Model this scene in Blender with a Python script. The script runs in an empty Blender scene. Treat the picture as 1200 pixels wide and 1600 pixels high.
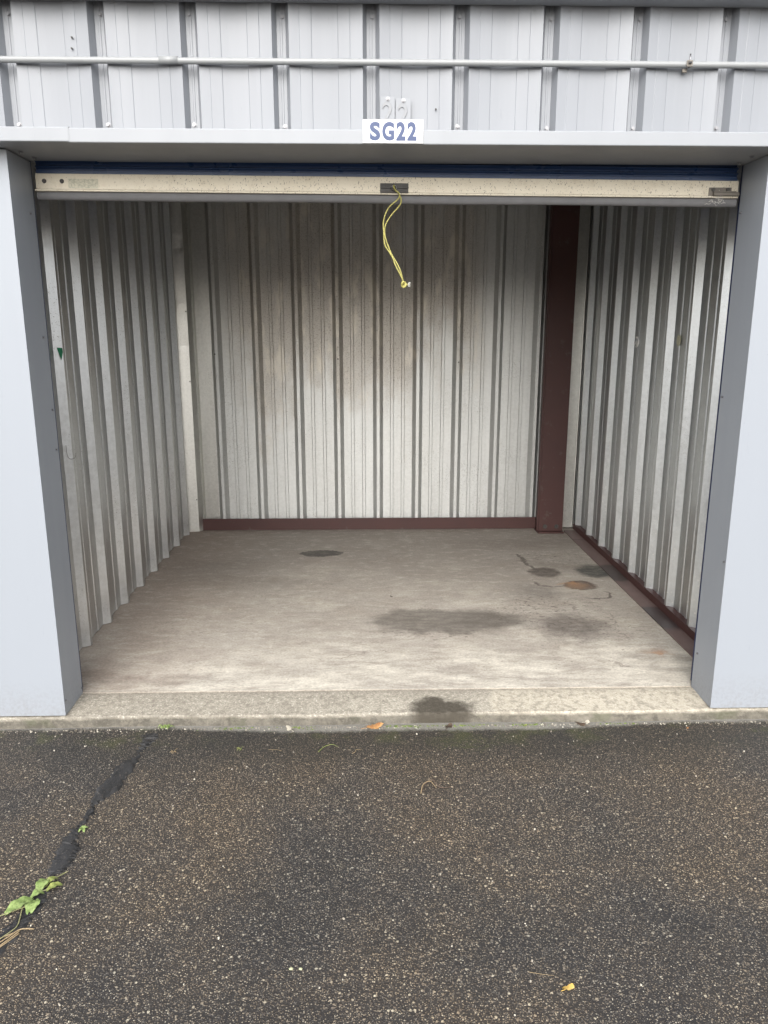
import bpy, bmesh, math, random
from mathutils import Vector, Matrix, Euler
random.seed(7)
R = math.radians
sc = bpy.context.scene
COL = sc.collection

# ------------------------------------------------------------------ camera
cam = bpy.data.cameras.new('camera')
camo = bpy.data.objects.new('camera', cam); COL.objects.link(camo)
camo.location = (-0.0571, -3.0262, 1.501)
camo.rotation_euler = (R(90 - 13.1387), 0, R(-1.38944))
cam.sensor_fit = 'VERTICAL'; cam.sensor_height = 36; cam.lens = 36 * 1175.6 / 1600
cam.clip_start = 0.05; cam.clip_end = 2000
sc.camera = camo

# ------------------------------------------------------------------ sky, sun, exposure
SUN_EL, SUN_AZ = R(38), R(-172)          # sun high behind the camera, a little to the left
w = bpy.data.worlds.new('World'); sc.world = w; w.use_nodes = True
wn, wl = w.node_tree.nodes, w.node_tree.links
bg = wn['Background']; sky = wn.new('ShaderNodeTexSky'); sky.sky_type = 'NISHITA'; sky.sun_disc = False
sky.sun_elevation = SUN_EL; sky.sun_rotation = R(188); sky.dust_density = 3.5; sky.air_density = 1.0; sky.ozone_density = 1.2
hs = wn.new('ShaderNodeHueSaturation'); hs.inputs['Saturation'].default_value = 0.30
wl.new(sky.outputs[0], hs.inputs['Color']); wl.new(hs.outputs[0], bg.inputs['Color'])
bg.inputs['Strength'].default_value = 0.15
sun = bpy.data.lights.new('sun', 'SUN'); sun.energy = 0.80; sun.angle = R(75); sun.color = (1.0, 0.965, 0.91)
suno = bpy.data.objects.new('sun', sun); COL.objects.link(suno)
sd = Vector((math.cos(SUN_EL) * math.sin(SUN_AZ), math.cos(SUN_EL) * math.cos(SUN_AZ), math.sin(SUN_EL)))
suno.rotation_euler = sd.to_track_quat('Z', 'Y').to_euler()
sc.view_settings.view_transform = 'Standard'; sc.view_settings.look = 'None'
sc.view_settings.gamma = 1; sc.view_settings.use_curve_mapping = False
sc.view_settings.exposure = 1.3

# ------------------------------------------------------------------ node helper
class NT:
    def __init__(s, name):
        s.m = bpy.data.materials.new(name); s.m.use_nodes = True
        s.t = s.m.node_tree; s.b = s.t.nodes['Principled BSDF']
        s.co = s.t.nodes.new('ShaderNodeTexCoord').outputs['Object']
    def put(s, sock, v):
        if isinstance(v, bpy.types.NodeSocket): s.t.links.new(v, sock)
        elif v is not None:
            try: sock.default_value = v
            except Exception:
                try: sock.default_value = (*v, 1.0)
                except Exception: sock.default_value = (v, v, v)
    def n(s, typ, out=0, pre=None, **kw):
        nd = s.t.nodes.new(typ)
        for k, v in (pre or {}).items(): setattr(nd, k, v)
        for k, v in kw.items():
            key = int(k[1:]) if k[0] == '_' and k[1:].isdigit() else k.replace('_', ' ')
            s.put(nd.inputs[key], v)
        return nd.outputs[out]
    def math(s, op, a, b=None, c=None, clamp=False):
        nd = s.t.nodes.new('ShaderNodeMath'); nd.operation = op; nd.use_clamp = clamp
        s.put(nd.inputs[0], a)
        if b is not None: s.put(nd.inputs[1], b)
        if c is not None: s.put(nd.inputs[2], c)
        return nd.outputs[0]
    def add(s, a, b): return s.math('ADD', a, b)
    def mul(s, a, b): return s.math('MULTIPLY', a, b)
    def vec(s, op, a, b=None, out=0):
        nd = s.t.nodes.new('ShaderNodeVectorMath'); nd.operation = op
        s.put(nd.inputs[0], a)
        if b is not None: s.put(nd.inputs[1], b)
        return nd.outputs[out]
    def noise(s, scale, detail=3, rough=.55, vec=None, dist=0, out=0):
        return s.n('ShaderNodeTexNoise', out, Vector=vec or s.co, Scale=scale, Detail=detail, Roughness=rough, Distortion=dist)
    def voro(s, scale, out='Distance', vec=None, feature='F1', rnd=1.0):
        nd = s.t.nodes.new('ShaderNodeTexVoronoi'); nd.feature = feature
        s.put(nd.inputs['Vector'], vec or s.co); s.put(nd.inputs['Scale'], scale); s.put(nd.inputs['Randomness'], rnd)
        return nd.outputs[out]
    def map(s, v, a, b, c=0., d=1., smooth=False):
        nd = s.t.nodes.new('ShaderNodeMapRange'); nd.interpolation_type = 'SMOOTHSTEP' if smooth else 'LINEAR'
        for i, x in enumerate((v, a, b, c, d)): s.put(nd.inputs[i], x)
        return nd.outputs[0]
    def scale(s, v, xyz):
        return s.vec('MULTIPLY', v, xyz)
    def sep(s, v, i):
        nd = s.t.nodes.new('ShaderNodeSeparateXYZ'); s.put(nd.inputs[0], v); return nd.outputs[i]
    def mix(s, f, a, b, mode='MIX'):
        nd = s.t.nodes.new('ShaderNodeMix'); nd.data_type = 'RGBA'; nd.blend_type = mode
        s.put(nd.inputs[0], f); s.put(nd.inputs[6], a); s.put(nd.inputs[7], b); return nd.outputs[2]
    def ramp(s, f, stops, interp='LINEAR'):
        nd = s.t.nodes.new('ShaderNodeValToRGB'); nd.color_ramp.interpolation = interp
        e = nd.color_ramp.elements
        while len(e) < len(stops): e.new(.5)
        for el, (p, c) in zip(e, stops):
            el.position = p; el.color = (*c, 1) if not isinstance(c, float) else (c, c, c, 1)
        s.put(nd.inputs[0], f); return nd.outputs[0]
    def bump(s, h, strength, dist, normal=None):
        nd = s.t.nodes.new('ShaderNodeBump'); s.put(nd.inputs['Height'], h)
        nd.inputs['Strength'].default_value = strength; nd.inputs['Distance'].default_value = dist
        if normal: s.put(nd.inputs['Normal'], normal)
        return nd.outputs[0]
    def warp(s, amp, sc, vec=None, detail=3):
        nz = s.n('ShaderNodeTexNoise', 'Color', Vector=vec or s.co, Scale=sc, Detail=detail, Roughness=.6)
        return s.vec('ADD', vec or s.co, s.vec('MULTIPLY', s.vec('SUBTRACT', nz, (.5, .5, .5)), (amp, amp, 0)))
    def ell(s, p, c, r, soft=.15):
        "1 inside an ellipse lying on the floor, 0 outside"
        q = s.vec('DIVIDE', s.vec('SUBTRACT', p, (c[0], c[1], 0)), (r[0], r[1], 1))
        q = s.vec('MULTIPLY', q, (1, 1, 0))
        return s.map(s.vec('LENGTH', q, out='Value'), 1 - soft, 1 + soft, 1, 0, True)
    def seg(s, p, a, b, wd):
        "1 on a line segment on the floor"
        ax, ay = a; bx, by = b; dx, dy = bx - ax, by - ay; L2 = dx * dx + dy * dy
        d = s.vec('MULTIPLY', s.vec('SUBTRACT', p, (ax, ay, 0)), (1, 1, 0))
        t = s.math('DIVIDE', s.vec('DOT_PRODUCT', d, (dx, dy, 0), out='Value'), L2, clamp=True)
        sc_ = s.t.nodes.new('ShaderNodeVectorMath'); sc_.operation = 'SCALE'
        sc_.inputs[0].default_value = (dx, dy, 0); s.put(sc_.inputs['Scale'], t)
        ln = s.vec('LENGTH', s.vec('SUBTRACT', d, sc_.outputs[0]), out='Value')
        return s.map(ln, wd * .4, wd, 1, 0, True)
    def out(s, col=None, rough=None, metal=None, normal=None, spec=None):
        s.put(s.b.inputs['Base Color'], col)
        if rough is not None: s.put(s.b.inputs['Roughness'], rough)
        if metal is not None: s.put(s.b.inputs['Metallic'], metal)
        if normal is not None: s.put(s.b.inputs['Normal'], normal)
        if spec is not None: s.put(s.b.inputs['Specular IOR Level'], spec)
        return s.m

def simple(name, col, rough=.5, metal=0., var=.12, sc_=30, bump=.1, bd=.001):
    n = NT(name)
    f = n.noise(sc_, 4)
    c = n.mix(f, tuple(x * (1 - var) for x in col), tuple(min(1, x * (1 + var)) for x in col))
    return n.out(c, n.map(n.noise(sc_ * .6, 3), .3, .7, rough - .06, rough + .08), metal, n.bump(f, bump, bd))

# ---- painted white steel cladding
def paint_mat(name, col, streak=.06):
    n = NT(name)
    big = n.noise(1.3, 3, vec=n.scale(n.co, (1, 1, .5)))
    st = n.noise(9, 3, vec=n.scale(n.co, (1, 1, .06)))
    c = n.mix(n.map(st, .42, .75, 0, streak * 4), col, tuple(x * .86 for x in col))
    c = n.mix(n.map(big, .35, .7, 0, .10), c, tuple(x * .9 for x in col))
    sp = n.map(n.voro(32), .03, .05, 1, 0)
    sp = n.mul(sp, n.map(n.noise(4, 2), .62, .66))
    c = n.mix(n.mul(sp, .7), c, (.10, .09, .08))
    zz = n.add(n.sep(n.co, 2), n.mul(n.math('SUBTRACT', n.noise(5, 5, .7), .5), .14))
    sp_ = n.mul(n.map(zz, .16, .0, 0, 1), n.map(n.noise(70, 4, .7), .42, .62))
    c = n.mix(n.mul(sp_, .26), c, (.16, .14, .11))
    scf = n.map(n.noise(26, 4, .7, vec=n.scale(n.co, (1.6, 1.6, .35))), .66, .72)
    c = n.mix(n.mul(scf, .16), c, tuple(x * .62 for x in col))
    wav = n.noise(2.6, 2, vec=n.scale(n.co, (1, 1, .35)))
    return n.out(c, n.map(st, .3, .7, .34, .46), 0.0, n.bump(wav, .35, .012), .45)
M_white = paint_mat('painted_white_steel', (.228, .241, .262))
M_trim = paint_mat('painted_trim_steel', (.270, .284, .304), .04)
M_pier = paint_mat('painted_pier_steel', (.272, .294, .326), .04)

# ---- bare galvanised ribbed sheet
METAL = 0.97; P_RIB = .305
def galv_mat(name, dust=0.5, tint=(1, 1, 1), brownz=False, wet=False):
    n = NT(name)
    base = tuple(a * b for a, b in zip((.585, .592, .592), tint))
    big = n.noise(1.6, 4, vec=n.scale(n.co, (1.6, 1.6, .55)))
    st = n.noise(9, 5, .6, vec=n.scale(n.co, (3, 3, .16)))
    c = n.mix(n.map(st, .35, .7, 0, .55), base, tuple(x * .80 for x in base))
    c = n.mix(n.map(big, .4, .75, 0, .5), c, tuple(a * b for a, b in zip(base, (.80, .79, .77))))
    mott = n.noise(48, 4, .7)
    c = n.mix(n.map(mott, .40, .62, 0, .35), c, tuple(x * 1.25 for x in base))
    rough = n.map(mott, .3, .7, .30, .46)
    # fine dark spotting
    s1 = n.map(n.noise(190, 2, .5), .62, .70)
    s2 = n.map(n.noise(3.0, 4, .6, vec=n.vec('ADD', n.co, (4.2, 1, 0))), .44, .62)
    spots = n.mul(n.mul(s1, s2), dust)
    c = n.mix(spots, c, (.13, .115, .09))
    if brownz:   # the dust film on the middle of the back wall, heaviest at chest height
        z = n.sep(n.warp(.5, 2.2), 2); x = n.sep(n.co, 0)
        wob = n.noise(1.9, 4, .6, vec=n.scale(n.co, (1, 1, .8)))
        zz = n.add(n.add(z, n.mul(n.math('SUBTRACT', wob, .5), 1.6)), n.mul(n.math('SUBTRACT', n.noise(9, 5, .75, vec=n.scale(n.co, (1.5, 1, .8))), .5), 1.1))
        cell = n.math('FLOOR', n.math('DIVIDE', n.add(x, .892), P_RIB)); sub = n.math('FLOOR', n.math('DIVIDE', n.add(x, .892), P_RIB / 3))
        wn1 = n.n('ShaderNodeTexWhiteNoise', 0, pre={'noise_dimensions': '1D'}, W=cell); wn2 = n.n('ShaderNodeTexWhiteNoise', 0, pre={'noise_dimensions': '1D'}, W=n.add(sub, 40.5))
        zz = n.add(zz, n.add(n.mul(n.math('SUBTRACT', wn1, .5), .55), n.mul(n.math('SUBTRACT', wn2, .5), .30)))
        band = n.mul(n.map(zz, .75, 1.6, 0, 1, True), n.map(zz, 2.9, 1.9, .25, 1, True))
        band = n.mul(band, n.map(x, .95, .65, 0, 1, True)); band = n.mul(band, n.map(x, -1.3, -.85, 0, 1, True))
        c = n.mix(n.mul(band, .50), c, (.40, .345, .28))
        sp2 = n.mul(n.map(n.noise(120, 3, .6), .54, .63), band); c = n.mix(n.mul(sp2, .55), c, (.17, .135, .10))
        drip = n.map(n.noise(5, 5, .65, vec=n.scale(n.co, (2.4, 1, .7))), .54, .64)
        c = n.mix(n.mul(n.mul(drip, band), .7), c, (.66, .62, .54))
    met = n.math('SUBTRACT', METAL, n.mul(spots, .8))
    if brownz: met = n.math('SUBTRACT', n.math('SUBTRACT', met, .10), n.mul(band, .30), clamp=True); rough = n.map(mott, .3, .7, .42, .60)
    if wet:      # pale splash marks low on the wall
        z = n.sep(n.co, 2)
        d = n.map(n.voro(60, vec=n.scale(n.co, (1, 1, .8))), .16, .30, 1, 0)
        d = n.mul(n.mul(d, n.map(n.noise(30, 2), .45, .6)), n.map(z, .9, .3, 0, 1, True))
        c = n.mix(n.mul(d, .6), c, (.78, .77, .74))
    # floor dust on the lowest few centimetres
    low = n.map(n.add(n.sep(n.co, 2), n.mul(n.noise(12, 3), .12)), .13, .05)
    c = n.mix(n.mul(low, .35), c, (.45, .42, .36))
    nb = n.bump(n.noise(7, 2, vec=n.scale(n.co, (1, 1, .25))), .3, .006)
    nb = n.bump(mott, .12, .001, nb)
    met = n.math('SUBTRACT', met, n.mul(low, .5), clamp=True)
    return n.out(c, rough, met, nb, .5)
M_galv_back = galv_mat('galvanised_sheet_dusty', 1.0, (1.0, 1.0, .98), brownz=True)
M_galv_left = galv_mat('galvanised_sheet_worn', .9)
M_galv_right = galv_mat('galvanised_sheet_splashed', .5, (.97, .99, 1.0), wet=True)
M_flash = galv_mat('galvanised_flashing', .5, (1.04, 1.02, .97))

# ---- red oxide steel
def oxide():
    n = NT('red_oxide_steel')
    f = n.noise(5, 5, .6); g = n.noise(60, 3)
    c = n.mix(f, (.045, .019, .018), (.074, .032, .028))
    c = n.mix(n.map(n.noise(11, 4, .7), .60, .72, 0, .6), c, (.10, .085, .075))
    c = n.mix(n.mul(n.map(g, .62, .7), .6), c, (.05, .03, .028))
    return n.out(c, n.map(f, .3, .7, .45, .62), 0, n.bump(g, .2, .001), .4)
M_oxide = oxide()
def sill():
    n = NT('painted_sill_plate')
    f = n.noise(7, 5, .6); y = n.sep(n.warp(.05, 9), 1)
    c = n.mix(f, (.10, .068, .062), (.19, .135, .123))
    wetm = n.mul(n.map(y, .60, .66), n.map(y, .985, .955))
    w2 = n.ell(n.warp(.06, 14), (1.55, 1.60), (.09, .18), .15)
    c = n.mix(n.mul(wetm, .85), c, (.040, .030, .030)); c = n.mix(n.mul(w2, .8), c, (.045, .038, .036))
    seam = n.map(n.math('ABSOLUTE', n.math('SUBTRACT', n.sep(n.co, 1), 2.42)), .002, .005, 1, 0)
    c = n.mix(n.mul(seam, .9), c, (.02, .015, .015))
    return n.out(c, n.map(wetm, 0, 1, .58, .46), 0, n.bump(f, .08, .001), .3)
M_sill = sill()

# ---- concrete slab
def concrete():
    n = NT('worn_concrete')
    big = n.noise(1.1, 5, .6); mid = n.noise(5.5, 5, .65, vec=n.scale(n.co, (.7, 1.3, 1))); fine = n.noise(85, 4, .7)
    y = n.sep(n.co, 1)
    c = n.mix(n.map(big, .3, .7), (.305, .275, .237), (.40, .368, .322))
    c = n.mix(n.map(mid, .45, .68, 0, .55), c, (.29, .25, .205))
    c = n.mix(n.map(n.noise(3.1, 4, .6, vec=n.vec('ADD', n.co, (7, 3, 0))), .52, .72, 0, .6), c, (.50, .465, .395))
    # daylight falloff painted in: darker towards the back, paler with scuffs near the door
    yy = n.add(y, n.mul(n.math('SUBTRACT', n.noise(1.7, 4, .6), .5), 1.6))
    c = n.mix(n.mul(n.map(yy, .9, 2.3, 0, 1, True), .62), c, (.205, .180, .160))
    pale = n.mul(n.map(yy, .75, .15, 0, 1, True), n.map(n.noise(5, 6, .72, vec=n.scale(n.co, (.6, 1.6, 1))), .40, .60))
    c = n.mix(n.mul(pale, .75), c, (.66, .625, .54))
    # reddish wear at the left edge
    xl = n.map(n.add(n.sep(n.co, 0), n.mul(n.noise(3, 4), .7)), -.35, -.95)
    c = n.mix(n.mul(xl, .5), c, (.26, .195, .155))
    # scratches
    scr = n.noise(6, 6, .75, vec=n.scale(n.warp(.25, 2.2), (5, 1, 1)), dist=.8)
    scr = n.map(n.math('ABSOLUTE', n.math('SUBTRACT', scr, .5)), .0, .010, 1, 0)
    c = n.mix(n.mul(n.mul(scr, n.map(n.noise(2.3, 3), .5, .62)), .35), c, (.62, .59, .52))
    scr2 = n.noise(4, 6, .8, vec=n.scale(n.vec('ADD', n.warp(.3, 3), (3, 8, 0)), (1, 2.2, 1)), dist=1.2)
    scr2 = n.map(n.math('ABSOLUTE', n.math('SUBTRACT', scr2, .5)), .0, .012, 1, 0)
    c = n.mix(n.mul(n.mul(scr2, n.map(n.noise(1.9, 3, vec=n.vec('ADD', n.co, (1, 5, 0))), .48, .6)), .45), c, (.12, .10, .085))
    # pitted dark specks, in patches
    pit = n.map(n.noise(42, 3, .6, vec=n.scale(n.co, (1, 1.6, 1))), .62, .68)
    pm = n.map(n.noise(2.0, 3, .6, vec=n.vec('ADD', n.co, (2, 9, 0))), .50, .62)
    c = n.mix(n.mul(n.map(n.noise(16, 6, .75, vec=n.scale(n.co, (.7, 1.5, 1))), .47, .62), .34), c, (.215, .188, .158))
    c = n.mix(n.mul(n.map(n.noise(13, 6, .75, vec=n.vec('ADD', n.scale(n.co, (.8, 1.5, 1)), (5, 5, 0))), .52, .64), .34), c, (.55, .515, .45))
    c = n.mix(n.mul(n.mul(pit, pm), .55), c, (.10, .085, .075))
    W = n.warp(.05, 26, n.warp(.22, 6, detail=5), 6); W2 = n.warp(.06, 24, n.warp(.36, 5, detail=5), 6); W3 = n.warp(.03, 40, n.warp(.08, 12), 5)
    dark = (.105, .092, .078)
    # each stain keeps its own outline
    brk = n.map(n.noise(17, 6, .75, vec=n.scale(n.co, (.7, 1.4, 1))), .32, .58, .62, 1.12)
    for p, cc, r, soft, am, col in (
            (W3, (-.38, 2.12), (.15, .085), .0, .95, (.085, .078, .070)),
            (W, (.36, .81), (.40, .165), .14, .72, dark), (W2, (.62, .80), (.22, .15), .3, .45, dark), (W, (.10, .66), (.13, .05), .3, .35, dark),
            (W2, (1.02, .69), (.17, .17), .5, .75, (.10, .085, .075)),
            (W3, (1.11, 1.645), (.105, .10), .15, .85, (.085, .07, .06)), (W2, (.98, 1.25), (.16, .11), .6, .45, (.12, .11, .10)),
            (W3, (1.45, 1.66), (.13, .13), .2, .9, (.062, .062, .056)), (W2, (1.27, 1.80), (.26, .09), .6, .25, dark),
            (W2, (-1.05, 1.80), (.30, .22), .7, .38, (.13, .118, .105)), (W2, (-.85, 1.5), (.45, .12), .7, .25, dark),
            (W2, (1.0, 2.35), (.45, .14), .7, .35, (.15, .125, .11)),
            (W3, (1.265, 1.375), (.104, .084), .10, .9, (.10, .07, .055)), (W, (1.245, 1.38), (.074, .056), .5, .60, (.30, .19, .115)), (W2, (1.225, 1.385), (.040, .024), .6, .6, (.36, .20, .10)),
            (W3, (1.355, .365), (.075, .035), .5, .5, (.24, .17, .12)), (W, (1.372, .352), (.048, .022), .6, .62, (.40, .22, .12)),
            (W2, (-1.15, .13), (.25, .045), .7, .4, (.16, .12, .10))):
        c = n.mix(n.math('MULTIPLY', n.mul(n.ell(p, cc, r, soft + .05), am), brk, clamp=True), c, col)
    # pitted scabs inside and round the stains
    scab = n.map(n.noise(34, 4, .7, vec=n.scale(n.co, (.8, 1.5, 1))), .55, .64)
    for cc, r, am in (((1.2, 1.97), (.23, .12), .7), ((.97, .90), (.33, .30), .55), ((1.22, .62), (.20, .14), .4), ((1.0, 1.05), (.25, .12), .45), ((.3, .62), (.35, .06), .5)):
        c = n.mix(n.mul(n.mul(scab, n.ell(W2, cc, r, .5)), am * 1.3), c, (.07, .052, .045))
    # arcs left by cans
    for cc, r1, r2, mask, am in (((1.305, 1.215), .098, .080, ((1.36, 1.17), (.12, .085)), .95), ((1.10, 1.46), .115, .100, ((1.07, 1.40), (.11, .07)), .95)):
        ring = n.mul(n.ell(W3, cc, (r1, r1), .05), n.math('SUBTRACT', 1., n.ell(W3, cc, (r2, r2), .06)))
        c = n.mix(n.mul(n.mul(ring, n.ell(n.co, *mask, .35)), am), c, (.12, .10, .09))
    for a, b in (((1.01, 2.06), (1.02, 1.86)), ((1.02, 1.86), (1.065, 1.70)), ((1.0, 1.66), (1.06, 1.68))):
        c = n.mix(n.mul(n.seg(W3, a, b, .017), .85), c, (.10, .085, .075))
    for a, b in (((1.30, .93), (1.26, .74)), ((1.26, .74), (1.25, .52)), ((1.05, .30), (1.17, .20)), ((-.30, .32), (.05, .40))):
        c = n.mix(n.mul(n.seg(W, a, b, .006), .5), c, (.14, .115, .10))
    grain = n.map(fine, .3, .7, .80, 1.20)
    c = n.mix(1., c, n.n('ShaderNodeCombineColor', Red=grain, Green=grain, Blue=grain), 'MULTIPLY')
    wetr = n.ell(W, (.36, .81), (.40, .165), .14)
    nb = n.bump(mid, .25, .004); nb = n.bump(fine, .35, .0015, nb)
    return n.out(c, n.map(wetr, 0, 1, .78, .55), 0, nb, .35)
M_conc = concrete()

def apron_mat():
    n = NT('exposed_apron_concrete')
    big = n.noise(1.6, 5, .6); fine = n.noise(120, 4, .75); st = n.voro(150, 'Color')
    y, z, x = n.sep(n.co, 1), n.sep(n.co, 2), n.sep(n.co, 0)
    c = n.mix(n.map(big, .3, .7), (.285, .262, .218), (.42, .39, .325))
    c = n.mix(n.map(n.sep(st, 0), .0, 1., 0, .30), c, (.24, .21, .17))
    c = n.mix(n.mul(n.map(fine, .54, .64), .75), c, (.13, .11, .09))
    c = n.mix(n.mul(n.map(fine, .44, .34), .7), c, (.70, .67, .58))
    # the right end was scrubbed cleaner
    cl = n.map(n.add(x, n.mul(n.noise(5, 3), .1)), .50, .53)
    c = n.mix(n.mul(cl, .45), c, (.56, .51, .41)); 
    gm = n.map(n.add(z, n.mul(n.math('SUBTRACT', n.noise(9, 5, .7), .5), .026)), -.013, -.027)
    c = n.mix(n.mul(gm, n.map(n.noise(14, 5, .7, vec=n.scale(n.co, (.5, 1, 1))), .35, .6, .72, 1.0)), c, (.085, .078, .064))
    c = n.mix(n.map(n.noise(38, 5, .75), .48, .60, 0, .6), c, (.18, .162, .132))
    alg = n.mul(gm, n.map(n.noise(6, 4), .56, .66)); c = n.mix(n.mul(alg, .4), c, (.07, .08, .04))
    c = n.mix(n.mul(n.ell(n.warp(.03, 50, n.warp(.12, 11), 6), (.252, -.162), (.130, .078), .26), n.map(n.noise(60, 4, .7), .35, .6, .9, 1.0)), c, (.060, .052, .040))
    edge = n.map(n.add(y, n.mul(n.noise(8, 3), .02)), -.005, -.03)
    c = n.mix(n.mul(n.math('SUBTRACT', 1., edge), .45), c, (.20, .175, .145))
    nb = n.bump(fine, .7, .003); nb = n.bump(big, .2, .01, nb)
    return n.out(c, .86, 0, nb, .3)
M_apron = apron_mat()

def asphalt():
    n = NT('weathered_asphalt')
    x, y = n.sep(n.co, 0), n.sep(n.co, 1)
    flat = n.scale(n.co, (1, 1, 1))
    jit = n.warp(.006, 90)
    v1d, v1c = n.voro(95, 'Distance', jit), n.voro(95, 'Color', jit)
    v2d, v2c = n.voro(190, 'Distance', jit), n.voro(190, 'Color', jit)
    v3c = n.voro(420, 'Color')
    big = n.noise(1.15, 5, .62); mid = n.noise(4.0, 4, .6, vec=n.vec('ADD', n.co, (3, 1, 0)))
    tar = n.mix(n.noise(60, 3), (.018, .017, .017), (.046, .042, .039))
    # small stones
    r2 = n.sep(v2c, 0)
    st2 = n.ramp(r2, [(0, (.050, .043, .037)), (.30, (.088, .072, .056)), (.55, (.142, .116, .088)), (.78, (.235, .196, .148)), (.92, (.33, .285, .22)), (1, (.45, .41, .33))])
    m2 = n.map(v2d, .42, .30, 1, 0); m2 = n.math('SUBTRACT', 1., m2)
    m2 = n.map(v2d, .30, .46, 1, 0)
    c = n.mix(m2, tar, st2)
    # larger stones show only here and there
    r1 = n.sep(v1c, 1)
    st1 = n.ramp(n.sep(v1c, 0), [(0, (.07, .062, .058)), (.4, (.16, .132, .106)), (.75, (.26, .22, .165)), (1, (.48, .44, .35))])
    thr = n.map(n.noise(1.5, 4, .6, vec=n.vec('ADD', n.co, (8, 2, 0))), .35, .65, .88, .62)
    m1 = n.mul(n.map(v1d, .28, .42, 1, 0), n.math('GREATER_THAN', r1, thr))
    c = n.mix(m1, c, st1)
    dustp = n.map(n.sep(v3c, 0), .90, .96, 0, .5); c = n.mix(dustp, c, (.25, .23, .20))
    # brown silt and greyer, tar-rich patches
    c = n.mix(n.map(big, .40, .60, 0, .95), c, n.mix(1., c, (1.26, 1.15, .99), 'MULTIPLY'))
    c = n.mix(n.map(big, .50, .36, 0, .9), c, n.mix(1., c, (.76, .78, .81), 'MULTIPLY'))
    c = n.mix(n.map(mid, .55, .75, 0, .35), c, n.mix(1., c, (.70, .68, .64), 'MULTIPLY'))
    # damp, mossy strip in front of the kerb
    yy = n.add(y, n.mul(n.math('SUBTRACT', n.noise(3.5, 4, .6), .5), .22))
    damp = n.mul(n.map(yy, -.62, -.33, 0, 1, True), n.map(x, -1.1, -.5, .55, 1))
    c = n.mix(n.mul(damp, .60), c, (.026, .026, .024))
    moss = n.mul(n.map(yy, -.42, -.28), n.map(n.noise(6.5, 4, .65, vec=n.vec('ADD', n.co, (5, 5, 0))), .54, .68))
    moss = n.math('MAXIMUM', moss, n.mul(n.ell(n.warp(.12, 12), (.32, -.36), (.13, .05), .5), n.map(n.noise(70, 3), .45, .6)))
    c = n.mix(n.mul(moss, .45), c, (.075, .085, .025))
    # washed-down concrete dust along the kerb
    ye = n.add(y, n.mul(n.math('SUBTRACT', n.noise(7, 5, .7), .5), .055)); ye = n.add(ye, n.mul(n.math('SUBTRACT', n.noise(60, 3, .7), .5), .03))
    ye = n.math('SUBTRACT', ye, n.map(n.math('ABSOLUTE', n.math('SUBTRACT', x, .15)), .55, 1.1, -.016, .024))
    ded = n.map(ye, -.256, -.232)
    c = n.mix(n.mul(ded, .85), c, n.mix(n.noise(90, 3, .7), (.14, .132, .115), (.34, .33, .295)))
    # hairline cracks
    h = n.add(n.mul(n.math('SUBTRACT', 1., v2d), m2), n.mul(m1, 1.2))
    nb = n.bump(h, .9, .0028); nb = n.bump(mid, .3, .02, nb)
    return n.out(c, n.map(damp, 0, 1, .80, .68), 0, nb, .35)
M_asph = asphalt()
def tar_mat():
    n = NT('crack_sealant_tar')
    f = n.noise(28, 4, .6, vec=n.scale(n.warp(.05, 14), (1.6, .6, 1))); g = n.noise(160, 3, .7)
    c = n.mix(n.map(f, .3, .7), (.011, .011, .011), (.033, .033, .034))
    c = n.mix(n.mul(n.map(g, .60, .68), .6), c, (.20, .17, .14))
    return n.out(c, n.map(f, .3, .7, .55, .75), 0, n.bump(f, .7, .006, n.bump(g, .3, .001)), .5)
M_tar = tar_mat()

M_blue = simple('navy_painted_steel', (.030, .066, .165), .30, 0, .15, 12, .05)
def rail():
    n = NT('cream_bottom_rail')
    c = n.mix(n.noise(5, 4), (.64, .58, .46), (.72, .67, .56))
    c = n.mix(n.map(n.noise(24, 4, .7), .52, .7, 0, .5), c, (.54, .47, .36))
    sp = n.map(n.noise(210, 2, .5, vec=n.scale(n.co, (1.3, 1, .7))), .64, .69); c = n.mix(n.mul(sp, n.map(n.sep(n.co, 0), -1.05, -.7, .15, .9)), c, (.06, .045, .035))
    c = n.mix(n.map(n.voro(55), .05, .09, .8, 0), c, (.07, .05, .04))
    lab = n.mul(n.mul(n.map(n.sep(n.co, 0), -1.158, -1.154), n.map(n.sep(n.co, 0), -1.044, -1.048)), n.mul(n.map(n.sep(n.co, 2), 2.036, 2.038), n.map(n.sep(n.co, 2), 2.071, 2.069)))
    c = n.mix(n.mul(lab, .72), c, n.mix(n.map(n.noise(160, 3, .7), .4, .6), (.30, .31, .24), (.55, .53, .42)))
    return n.out(c, .5, .15, n.bump(n.noise(90, 3), .15, .001), .4)
M_rail = rail()
M_rubber = simple('grey_weather_strip', (.15, .15, .155), .7, 0, .2, 20, .3, .002)
M_darkmetal = simple('dark_weathered_hardware', (.060, .056, .052), .55, .15, .35, 60, .3, .001)
M_midmetal = simple('dull_zinc_hardware', (.15, .135, .115), .5, .3, .3, 60, .3, .001)
M_zinc = simple('zinc_fastener', (.24, .24, .25), .35, .85, .15, 120, .1)
M_greyhead = simple('painted_fastener', (.22, .225, .24), .4, .1, .1, 120, .1)
M_conduit = simple('painted_conduit', (.27, .28, .285), .38, .0, .06, 25, .06)
M_sign = simple('white_sign_plastic', (.72, .72, .72), .4, 0, .02, 8, .02)
M_letter = simple('slate_blue_lettering', (.060, .082, .165), .6, 0, .06, 20, .02)
M_rope = simple('yellow_poly_cord', (.40, .37, .115), .5, 0, .25, 220, .2)
M_ropew = simple('frayed_white_fibre', (.50, .50, .46), .7, 0, .1, 100, .1)
M_green = simple('green_tape', (.012, .155, .07), .5, 0, .25, 60, .3)
M_resid = simple('pale_adhesive_residue', (.50, .49, .36), .7, 0, .25, 90, .3)
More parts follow.
